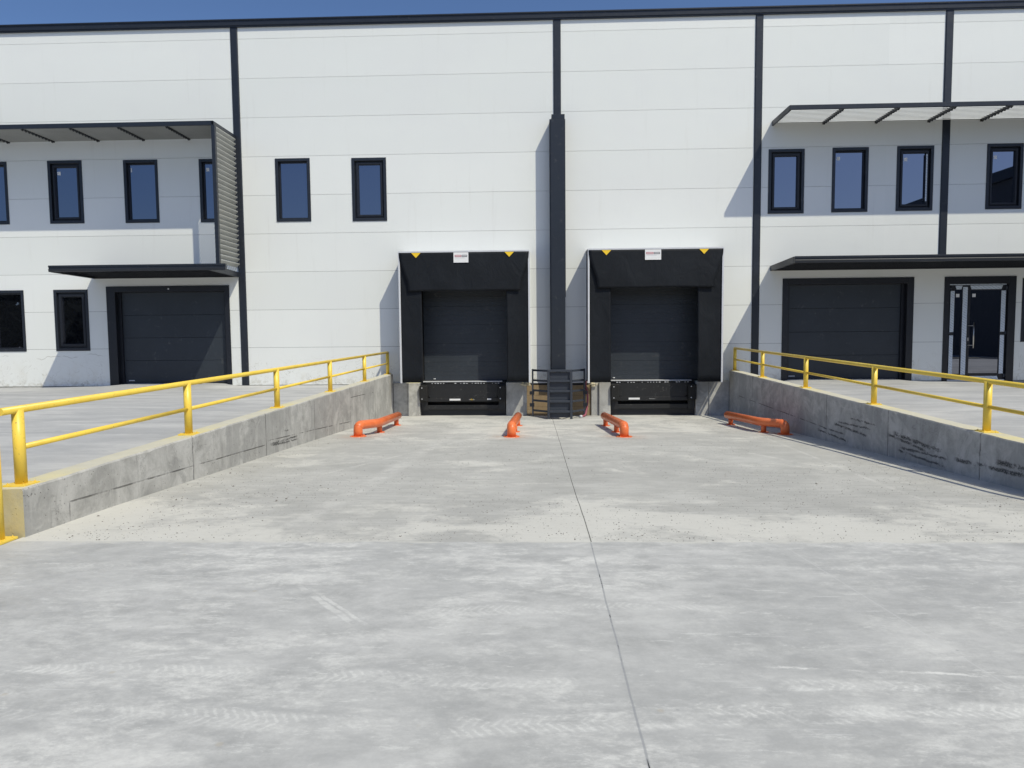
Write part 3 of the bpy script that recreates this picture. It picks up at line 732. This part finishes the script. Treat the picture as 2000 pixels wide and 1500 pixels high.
# upper sun shades: front beam, angled slats, notched brackets
def sunshade(x0, x1, zf, mat, brackets, tilt, endplate):
    p = 1.3; z = Z(zf); m = MB()
    m.box(x0, x1, -p, -p + .05, z - .075, z + .03); sh = m.build('sunshade', M_ANTH, WH, .004, 1)
    ns = 12 if tilt > 0 else 15; m = MB()
    for k in range(ns):
        yc = -p + .10 + (p - .16) * k / (ns - 1); wd = .066 if tilt > 0 else .076; th = .006
        dy, dz = wd * math.cos(tilt), wd * math.sin(tilt); ny, nz = -math.sin(tilt) * th, math.cos(tilt) * th
        a = [(yc - dy, z - .02 - dz), (yc + dy, z - .02 + dz), (yc + dy + ny, z - .02 + dz + nz), (yc - dy + ny, z - .02 - dz + nz)]
        m.hexa([(x0 + .01, y, q) for y, q in a], [(x1 - .01, y, q) for y, q in a])
    m.build('slats', mat, sh)
    for bx in brackets:
        m = MB(); h = .035
        low = [(-p + .05, z - .07)]; n = 10
        for k in range(n):
            y0 = -p + .07 + (p - .08) * k / n; y1 = -p + .07 + (p - .08) * (k + 1) / n
            low += [(y0, z - .062), (y0 + (y1 - y0) * .55, z - .098), (y0 + (y1 - y0) * .56, z - .062)]
        low += [(-.001, z - .075), (-.001, z + .0), (-p + .05, z + .0)]
        m.hexa([(bx - h / 2, y, q) for y, q in low], [(bx + h / 2, y, q) for y, q in low]); m.build('bracket', M_ANTH2, sh)
    for ex in endplate:
        m = MB(); m.box(ex - .025, ex + .025, -p + .0505, -.001, z - .085, z + .031); m.build('end_plate', M_ANTH, sh)
    return sh
sunshade(-22, -7.86, 5.24, M_SLAT, [-9.08 - 1.215 * k for k in range(10)], R(-22), [])
sunshade(6.03, 22, 5.335, M_SLAT2, [7.32 + 1.31 * k for k in range(11)], R(24), [6.055])
# louvred side screen hanging from the left sun shade
def side_screen():
    x = -7.875; p = 1.3; zt_ = Z(5.26); zb = Z(1.80); m = MB()
    m.box(x - .045, x + .045, -p, -p + .09, zb - .03, zt_ - .09); m.box(x - .03, x + .03, -p + .0, -.0, zt_ - .085, zt_ + .0)
    s = m.build('side_screen', M_ANTH, WH, .003, 1)
    m = MB(); m.box(x - .02, x + .03, -.055, -.002, zb, zt_ - .087); m.build('wall_bar', M_STEEL, s)
    n = 27; m = MB()
    for k in range(n):
        zc = zb + .07 + (zt_ - .16 - zb - .07) * k / (n - 1); wd = .055; th = .008; ti = R(48)
        dx, dz = wd * math.cos(ti), wd * math.sin(ti)
        a = [(x - dx, zc - dz), (x + dx, zc + dz), (x + dx + .002, zc + dz + .017), (x + dx - .006, zc + dz + .017), (x - dx - .003, zc - dz + th)]
        m.hexa([(q, -p + .092, w_) for q, w_ in a], [(q, -.057, w_) for q, w_ in a])
    m.build('slats', M_SLAT3, s)
side_screen()

# lower door canopies
def canopy(x0, x1, gx0, gx1, zf, rx0, rx1):
    """x0..x1 tray, gx0..gx1 gutter profile along the front, rx0..rx1 wall beam"""
    p = 1.8; zt_ = Z(zf); zb = zt_ - .155; m = MB()
    prof = [(-p + .09, zt_ - .004), (-p, zt_), (-p, zt_ - .045), (-p + .016, zt_ - .05), (-p + .016, zt_ - .085), (-p - .004, zt_ - .09), (-p + .01, zb), (-p + .09, zb)]
    m.hexa([(gx0, y, z) for y, z in prof], [(gx1, y, z) for y, z in prof]); c = m.build('canopy', M_ANTH, WH, .003, 1)
    m = MB(); a = [(-p + .092, zt_ - .012), (-.002, zt_ - .075), (-.002, zt_ - .115), (-p + .092, zt_ - .05)]
    m.hexa([(x0, y, z) for y, z in a], [(x1, y, z) for y, z in a]); m.build('roof_sheet', M_ANTH, c)
    m = MB()
    for k in range(9):
        y = -p + .2 + k * .185; zz = zt_ - .06 - .065 * (y + p - .09) / (p - .09)
        m.box(x0 + .06, x1 - .06, y, y + .02, zz - .022, zz + .004)
    m.build('soffit_ribs', M_ANTH2, c)
    for ex in (x0, x1):
        s = .06 if ex == x0 else -.06; b = [(-p + .093, zt_ - .0), (-.003, zt_ - .06), (-.003, zt_ - .185), (-p + .093, zb - .004)]
        m = MB(); m.hexa([(ex - s * .04, y, z) for y, z in b], [(ex + s, y, z) for y, z in b]); m.build('side_beam', M_ANTH, c, .003, 1)
    m = MB(); m.box(rx0, rx1, -.075, -.0035, Z(1.58), Z(1.70)); m.build('wall_beam', M_ANTH2, c)
    return c
canopy(-11.83, -7.88, -11.83, -7.47, 1.765, -11.83, -7.90)
canopy(6.045, 20, 6.045, 20, 1.765, 6.06, 20)

# concrete dock face under the cladding
def dock_face():
    m = MB(); yb = .6
    pits = [(-3.10, -.82), (1.92, 4.14)]; xs = [WL + .005, pits[0][0], pits[0][1], -.27, 1.42, pits[1][0], pits[1][1], WR - .005]
    top = Z(-1.262)
    for (a, b, y, dz) in ((xs[0], -3.421, -.12, 0), (-3.42, xs[1], -.16, .004), (xs[2], xs[3] - .001, -.12, 0), (xs[4], 1.62, -.10, -.003),
                          (1.621, xs[5], -.16, 0), (xs[6], 4.48, -.12, 0), (4.481, xs[7], -.15, .004)):
        MB().box(a, b, y, yb, -1.1, top + dz).build('dock_pillar', M_DOCK, WH, .012, 2)
    m = MB(); m.box(-.27, .50, -.05, yb, -1.1, Z(-1.34)); m.box(.503, 1.415, -.045, yb, -1.1, Z(-1.35)); m.build('insulation_board', M_BOARD, WH)
    m = MB(); m.box(-34, WL - .001, .0, .3, -1.1, BASE - .012); m.box(WR + .001, 36, .0, .3, -1.1, BASE - .012); m.build('plinth', M_DOCK, WH)
    for (a, b) in ((WL + .01, -3.12), (-.80, 1.90), (4.16, WR - .01)):
        m = MB(); m.box(a, b, -.028, .02, Z(-1.262) + .002, BASE + .002); m.build('base_flashing', M_ALU, WH)
    rnd = random.Random(2); m = MB()
    for (cx, cz) in ((-.36, -1.30), (-.27, -1.31), (1.42, -1.30), (1.50, -1.33)):
        for k in range(7):
            s = rnd.uniform(.018, .045); c = Vector((cx + rnd.uniform(-.06, .06), -.16 + rnd.uniform(-.02, .02), Z(cz) + rnd.uniform(-.03, .03)))
            bmesh.ops.create_icosphere(m.bm, subdivisions=1, radius=s, matrix=Matrix.Translation(c) @ Matrix.Diagonal((1.5, .7, .8, 1)))
    m.build('sealing_foam', M_FOAM, WH)
dock_face()

# dock doors, levelers, shelters
def dock(idx):
    X0, X1, O0, O1 = DOCKX[idx]; cx = (O0 + O1) / 2; P = .72; zt_ = Z(2.115 if idx == 0 else 2.125); zb = Z(-1.225 if idx == 0 else -1.25); oz = Z(1.115 if idx == 0 else 1.145)
    # sectional door with close ribs
    m = MB(); a, b = O0 - .10, O1 + .28; zz = DOCKB + .02; k = 0
    while zz < Z(1.40):
        st = .1235; m.box(a, b, .20, .24, zz, zz + st - (.005 if k % 4 == 3 else .0018)); zz += st; k += 1
    d = m.build('dock_door', M_SLATE, WH)
    m = MB(); m.box(a, b, .195, .23, DOCKB - .03, DOCKB + .018); m.build('bottom_seal', M_RUBBER, d)
    m = MB(); m.tube([(a + .24, .19, DOCKB + .06), (a + .30, .19, DOCKB + .06)], .012, 8); m.build('lock', M_ALU, d)
    # shelter: aluminium carcass, then fabric
    m = MB(); t = .045
    for x in (X0, X1 - t):
        m.box(x, x + t, -P, -P + .06, zb, zt_ - .062); m.box(x + .004, x + t - .004, -.06, -.002, zb, zt_ - .062)
    m.box(X0, X1, -P - .002, -P + .06, zt_ - .06, zt_); m.box(X0, X1, -.06, -.002, zt_ - .03, zt_ + .03)
    sh = m.build('dock_shelter', M_ALU, WH, .004, 1)
    m = MB(); m.hexa([(X0 + .01, -.003, zt_ + .032), (X1 - .01, -.003, zt_ + .032), (X1 - .01, -P + .01, zt_ + .002), (X0 + .01, -P + .01, zt_ + .002)],
                     [(X0 + .01, -.003, zt_ + .036), (X1 - .01, -.003, zt_ + .036), (X1 - .01, -P + .01, zt_ + .006), (X0 + .01, -P + .01, zt_ + .006)]); m.build('roof_sheet', M_ALU, sh)
    for s in (0, 1):                                            # side walls of fabric, wavy toward the rear bar
        x = X0 + .012 if s == 0 else X1 - .018
        m = MB(); m.box(x, x + .006, -P + .062, -.062, zb + .03, zt_ - .002); m.build('side_sheet', M_FAB, sh)
    # side curtains: slightly bellied sheets
    def sheet(name, x0f, x1f, z0, z1, yf, nx=14, nz=18, th=.006):
        m = MB(); f_, bk = [], []
        for i in range(nx + 1):
            f_.append([]); bk.append([])
            for j in range(nz + 1):
                v = j / nz; u = i / nx; x = x0f(v) * (1 - u) + x1f(v) * u; z = z0(u) * (1 - v) + z1(u) * v; y = yf(u, v)
                f_[-1].append(m.bm.verts.new((x, y, z))); bk[-1].append(m.bm.verts.new((x, y + th, z)))
        for i in range(nx):
            for j in range(nz):
                for g_, fl in ((f_, 0), (bk, 1)):
                    q = (g_[i][j], g_[i + 1][j], g_[i + 1][j + 1], g_[i][j + 1]); fc = m.bm.faces.new(q if not fl else q[::-1]); fc.smooth = True
        for i in range(nx):
            m.bm.faces.new((f_[i][0], bk[i][0], bk[i + 1][0], f_[i + 1][0])); m.bm.faces.new((f_[i][nz], f_[i + 1][nz], bk[i + 1][nz], bk[i][nz]))
        for j in range(nz):
            m.bm.faces.new((f_[0][j], f_[0][j + 1], bk[0][j + 1], bk[0][j])); m.bm.faces.new((f_[nx][j], bk[nx][j], bk[nx][j + 1], f_[nx][j + 1]))
        return m.build(name, M_FAB, sh)
    ph = idx * 1.7
    for s in (0, 1):
        if s == 0: xa = lambda v: X0 + .03 + .028 * math.sin(min(1, v * 1.0) * math.pi * .5) * .6; xb = lambda v: O0 + .006 * math.sin(v * 5 + ph)
        else: xa = lambda v: O1 + .006 * math.sin(v * 4 + ph); xb = lambda v: X1 - .03 - .028 * .6
        sheet('side_curtain', xa, xb, lambda u: zb + .012, lambda u: zt_ - .07, lambda u, v, s=s: -P + .03 + .012 * math.sin(u * 3.1) + .008 * math.sin(v * 7 + ph + s) * (u if s == 0 else 1 - u))
    def hx(v, s):                                               # head curtain narrows downward with rounded lower corners
        t_ = 1 - v; k = .02 + .20 * ss(.05, .95, t_) + .02 * t_
        return k
    sheet('head_curtain', lambda v: X0 + .002 + hx(v, 0), lambda v: X1 - .002 - hx(v, 1), lambda u: oz + .006 * math.sin(u * 9 + ph) - .012 * (2 * u - 1) ** 2, lambda u: zt_ - .035,
          lambda u, v: -P - .006 - .014 * math.sin((1 - v) * math.pi * .62) - .009 * math.exp(-((u - .12 - .25 * (1 - v)) / .08) ** 2) * (1 - v) - .007 * math.exp(-((u - .86 + .18 * (1 - v)) / .07) ** 2) * (1 - v), 36, 20)
    # yellow aiming triangles and the maker's card
    yy = -P - .012
    W = X1 - X0
    for q, sz in (((X0 + .46 if idx == 0 else X0 + .465), .118), ((X1 - .515 if idx == 0 else X1 - .50), .118)):
        m = MB(); z1 = zt_ - .043; m.prism([(q - sz, yy - .004, z1), (q + sz, yy - .004, z1), (q, yy - .012, z1 - .125)], (0, .004, 0)); m.build('aiming_mark', M_TAG, sh)
    lx = (-2.085 if idx == 0 else 2.715); lw = .375 if idx == 0 else .40; m = MB(); z1 = zt_ - .042; yl = yy - .010
    m.prism([(lx, yl + .004, z1), (lx + lw, yl + .004, z1), (lx + lw, yl - .008, z1 - .255), (lx, yl - .008, z1 - .255)], (0, .003, 0)); card = m.build('maker_card', M_WHITE, sh)
    sl_ = .012 / .255
    def mark(xa, xb, za, zb_, mat, nm, lift=.0022):
        m = MB(); f = lambda z: yl + .004 - sl_ * (z1 - z) - lift
        m.prism([(xa, f(zb_), zb_), (xb, f(zb_), zb_), (xb, f(za), za), (xa, f(za), za)], (0, .0012, 0)); return m.build(nm, mat, card)
    zt2, zb2 = z1 - .065, z1 - .115; l0, l1 = lx + .03, lx + lw - .03; mid = l0 + (l1 - l0) * .54
    mark(l0, mid - .006, zb2, zt2, M_RED, 'logo_box'); mark(mid + .006, l1, zb2, zt2, M_INK, 'logo_box')
    for (a_, b_, nn) in ((l0, mid - .006, 7), (mid + .006, l1, 6)):        # pale letters knocked out of both boxes
        wl = (b_ - a_ - .02) / nn
        for k in range(nn): mark(a_ + .01 + k * wl + .003, a_ + .01 + (k + 1) * wl - .003, zb2 + .013, zt2 - .013, M_WHITE, 'lettering', .0036)
    mark(lx + .04, lx + lw * .72, z1 - .142, z1 - .138, M_SLAT2, 'small_print')
    # leveler in its pit
    p0, p1 = ((-3.10, -.82), (1.92, 4.14))[idx]; fz = -.62 if idx == 0 else -.66
    m = MB(); m.box(p0 + .02, p1 - .02, -.02, .25, DOCKB - .05, DOCKB - .012); m.box(p0 + .02, p0 + .12, .10, .3, -.9, DOCKB - .05); m.box(p1 - .12, p1 - .02, .10, .3, -.9, DOCKB - .05)
    m.box(p0 + .12, p1 - .12, .32, .5, -.95, DOCKB - .05)
    lv = m.build('dock_leveler', M_BLACK, WH, .003, 1)
    m = MB(); m.box(p0 + .02, p1 - .10, -.055, .20, DOCKB - .011, DOCKB + .006); m.build('deck_plate', M_ALU, lv)
    m = MB(); rnd = random.Random(idx)
    nk = 26; L = p1 - p0 - .3
    for k in range(nk):
        xa = p0 + .15 + L * k / nk; m.box(xa, xa + L / nk * .72, -.075, -.03, DOCKB - .055, DOCKB - .02)
    m.build('hinge_row', M_BLACK, lv)
    m = MB()
    for k in range(nk):
        if rnd.random() < .62:
            xa = p0 + .15 + L * (k + .1) / nk; m.box(xa, xa + L / nk * rnd.uniform(.25, .7), -.080, -.0755, DOCKB - .052, DOCKB - .052 + rnd.uniform(.010, .020))
    m.build('hinge_pin', M_ALU, lv)
    m = MB(); m.prism([(p0 + .13, -.07, DOCKB - .06), (p1 - .13, -.07, DOCKB - .06), (p1 - .13, -.07, DOCKB - .33), (p1 - .33, -.07, DOCKB - .47), (p0 + .33, -.07, DOCKB - .47), (p0 + .13, -.07, DOCKB - .33)], (0, .03, 0)); m.build('lip_plate', M_BLACK, lv, .004, 1)
    m = MB(); m.box(p0 + .13, p1 - .13, -.085, -.02, DOCKB - .53, DOCKB - .43); m.build('toe_bar', M_BLACK, lv, .004, 1)
    m = MB(); m.box(p0 + .13, p1 - .13, -.06, .06, DOCKB - .74, DOCKB - .625); m.build('front_beam', M_BLACK, lv, .004, 1)
    for s in (0, 1):
        xa = p0 + .005 if s == 0 else p1 - .215
        m = MB(); m.box(xa, xa + .21, -.25, -.09, DOCKB - .50, DOCKB - .09); bp = m.build('bumper', M_RUBBER, lv, .018, 3)
        m = MB()
        for zz in (DOCKB - .15, DOCKB - .44): m.tube([(xa + .07, -.252, zz), (xa + .07, -.262, zz)], .014, 10)
        m.build('bolt', M_ALU, bp)
        m = MB(); m.box(xa + .02, xa + .19, -.09, .1, DOCKB - .75, DOCKB - .06); m.build('side_post', M_BLACK, lv)
    tx = (-2.32 if idx == 0 else 2.40); m = MB(); m.box(tx, tx + .29, -.0885, -.0855, DOCKB - .50, DOCKB - .452); m.build('sticker', M_WHITE, lv)
    if idx == 0:
        m = MB(); m.box(-1.32, -1.215, -.0885, -.0855, DOCKB - .485, DOCKB - .45); m.build('sticker', M_WHITE, lv)
    # small worn maker's lettering: strokes of seven letters, the middle ones yellow
    lx = (-1.80 if idx == 0 else 2.94); x = lx
    hs = [.026, .022, .036, .036, .022, .034, .024] if idx == 0 else [.022, .012, .018, .012, .010, .012, .006]
    for k, h in enumerate(hs):
        m = MB(); zb_ = DOCKB - .487; m.box(x, x + .006, -.0885, -.0855, zb_, zb_ + h); m.box(x + .006, x + .017, -.0885, -.0855, zb_, zb_ + .007)
        if k % 2: m.box(x + .006, x + .015, -.0885, -.0855, zb_ + h * .5, zb_ + h * .5 + .006)
        m.build('lettering', M_TAG if (idx == 0 and 2 <= k <= 4) else M_SLAT2, lv); x += .0215
    return sh
dock(0); dock(1)

# rain pipe casing between the docks
def casing():
    y = -.42; x0, x1 = .353, .739; xa = .405; m = MB()
    m.box(x0 + .022, x1, y, -.034, Z(-.96), Z(5.41)); c = m.build('pipe_casing', M_ANTH, WH, .006, 2)
    c['label'] = 'tall dark sheet metal pipe casing between the two docks'
    m = MB(); m.box(x0 - .0, x0 + .021, y + .03, -.034, Z(-.96), Z(5.41)); m.build('side_sheet', M_ANTH2, c)
    m = MB(); m.box(xa, x1 - .002, y + .004, -.033, Z(5.4105), Z(5.525)); m.build('hopper_cap', M_ANTH, c, .004, 1)
    m = MB(); m.box(x0 + .03, x1 - .01, y - .003, y - .0005, Z(.935), Z(.945)); m.box(x1 - .001, x1 + .012, y + .01, y + .1, Z(.94), Z(5.40)); m.build('joint', M_ANTH2, c)
    m = MB(); m.tube([(.56, -.2, Z(-.97)), (.56, -.2, Z(-2.1))], .06, 16); m.build('drain_pipe', M_STEEL, c)
casing()

# steel guard standing round the pipe
def guard():
    root = empty('pipe_guard', (.575, -.75, floor_z(.57, -.75))); tag(root, 'dark steel ladder-like guard standing round the rain pipe between both docks', 'pipe guard')
    def P(x, y, z): return (x - root.location.x, y - root.location.y, z - root.location.z)
    def bar(name, a, b, w_=.028, h=.03, mat=M_STEEL):
        a = Vector(P(*a)); b = Vector(P(*b)); t = (b - a).normalized()
        up = Vector((0, 0, 1)) if abs(t.z) < .9 else Vector((0, 1, 0)); s = t.cross(up).normalized() * w_; u = s.cross(t).normalized() * h
        MB().hexa([a - s - u, a + s - u, a + s + u, a - s + u], [b - s - u, b + s - u, b + s + u, b - s + u]).build(name, mat, root, .004, 1)
    y = -.75; zb = floor_z(.57, y) + .005; zs = [Z(q) for q in (-.93, -1.19, -1.45, -1.71, -1.97)]
    for x in (.285, .865): bar('upright', (x, y, zb), (x, y, zs[0] - .031), .03, .045)
    m = MB(); m.box(*sorted((P(.318, 0, 0)[0], P(.832, 0, 0)[0])), .03, .036, zb + .07 - root.location.z, zs[0] - .035 - root.location.z); m.build('back_plate', M_STEEL, root)
    for q, z in enumerate(zs):
        bar('rung' if q else 'top_rail', (.255 if q == 0 else .317, y - (.0 if q == 0 else .012), z), (.895 if q == 0 else .833, y - (.0 if q == 0 else .012), z), .03, .028)
        for s, xr in ((-1, -.115), (1, 1.225)):
            x0 = .254 if s < 0 else .896
            bar('side_rail', (x0, y + .01, z - .001), (xr, -.36, z - .001), .012, .026)
    for xr in (-.115, 1.225):
        bar('rear_post', (xr, -.345, floor_z(xr, -.36) + .004), (xr, -.345, zs[0] + .03), .022, .04)
        for zz in (-1.52, -1.83):
            m = MB(); c = P(xr - .02 * (1 if xr < 0 else -1), -.40, Z(zz)); m.box(c[0] - .06, c[0] + .06, c[1], c[1] + .05, c[2] - .045, c[2] + .045)
            m.build('clamp', M_ANTH2, root)
    m = MB()
    for xr in (.285, .865): 
        c = P(xr, y, zb); m.box(c[0] - .08, c[0] + .08, c[1] - .08, c[1] + .08, c[2] - .004, c[2] + .012)
    m.build('base_plate', M_STEEL, root)
guard()
m = MB(); hz = floor_z(1.25, -.3)
ho = empty('hose', (1.26, -.30, hz)); tag(ho, 'faded red hose hanging down beside the steel pipe guard', 'hose')
MB().tube([Vector(p) - Vector(ho.location) for p in arc_path([(1.30, -.06, Z(-1.24)), (1.255, -.20, Z(-1.30)), (1.32, -.28, Z(-1.62)), (1.30, -.30, Z(-1.9)), (1.24, -.42, hz + .028), (1.14, -.52, floor_z(1.14, -.52) + .028)], .16, 6)], .027, 14).build('hose_line', M_HOSE, ho)
MB().tube([Vector(p) - Vector(ho.location) for p in ((1.145, -.515, floor_z(1.14, -.52) + .03), (1.09, -.56, floor_z(1.1, -.56) + .03))], .034, 12).build('coupling', M_ALU, ho)

# ------------------------------------------------------------------ what the windows mirror: a dark hall and trees across the yard
HB = empty('opposite_hall', (25, -30, 0)); tag(HB, 'dark grey hall across the yard, seen only mirrored in the right windows', 'building')
m = MB(); m.box(0, 30, -40, 22, -1.1, 9.4); m.build('wall', painted('dark grey hall sheet', (.045, .048, .055), .6, .3, .4), HB)
m = MB(); m.box(-.25, 30.2, -40.2, 22.2, 9.41, 9.95); m.build('roof_fascia', M_ANTH2, HB)
for k in range(5):
    m = MB(); m.box(-.04, -.002, 14 - 9 * k, 16.5 - 9 * k, 4.6, 7.2); m.build('window', M_GLASS, HB)
m = MB(); m.box(-.05, -.002, 10.3, 11.9, 7.9, 9.2); m.build('sky_bright_window', painted('painted sky reflection', (.45, .58, .66), .5, .1), HB)  # hall window, its bright sky reflection painted as a flat pale colour
def trees():
    m = MB(); rnd = random.Random(11)
    for t in range(120):
        cx = rnd.uniform(-115, 14); cy = rnd.uniform(-66, -52); h = rnd.uniform(5.5, 9.0); rr = rnd.uniform(2.4, 3.8)
        m.tube([(cx, cy, -1), (cx + rnd.uniform(-.3, .3), cy, h * .7)], .16, 6)
        for k in range(170):
            a = rnd.random() * 6.28; v = rnd.random() ** .5; zz = rnd.uniform(.08, 1)
            r2 = rr * math.sin(min(1, zz * .9 + .1) * math.pi) ** .6 * v
            c = Vector((cx + r2 * math.cos(a), cy + r2 * math.sin(a), h * zz)); s = rnd.uniform(.2, .6)
            d1 = Vector((rnd.uniform(-1, 1), rnd.uniform(-1, 1), rnd.uniform(-1, 1))).normalized() * s; d2 = d1.orthogonal().normalized() * s * rnd.uniform(.5, 1)
            m.quad(c - d1 - d2, c + d1 - d2, c + d1 + d2, c - d1 + d2)
    n = N('dark foliage'); return m.build('distant_trees', n.out(n.mix(n.noise(1.2, 4), (.02, .024, .013), (.055, .05, .034)), .9))
tag(trees(), kind='stuff')
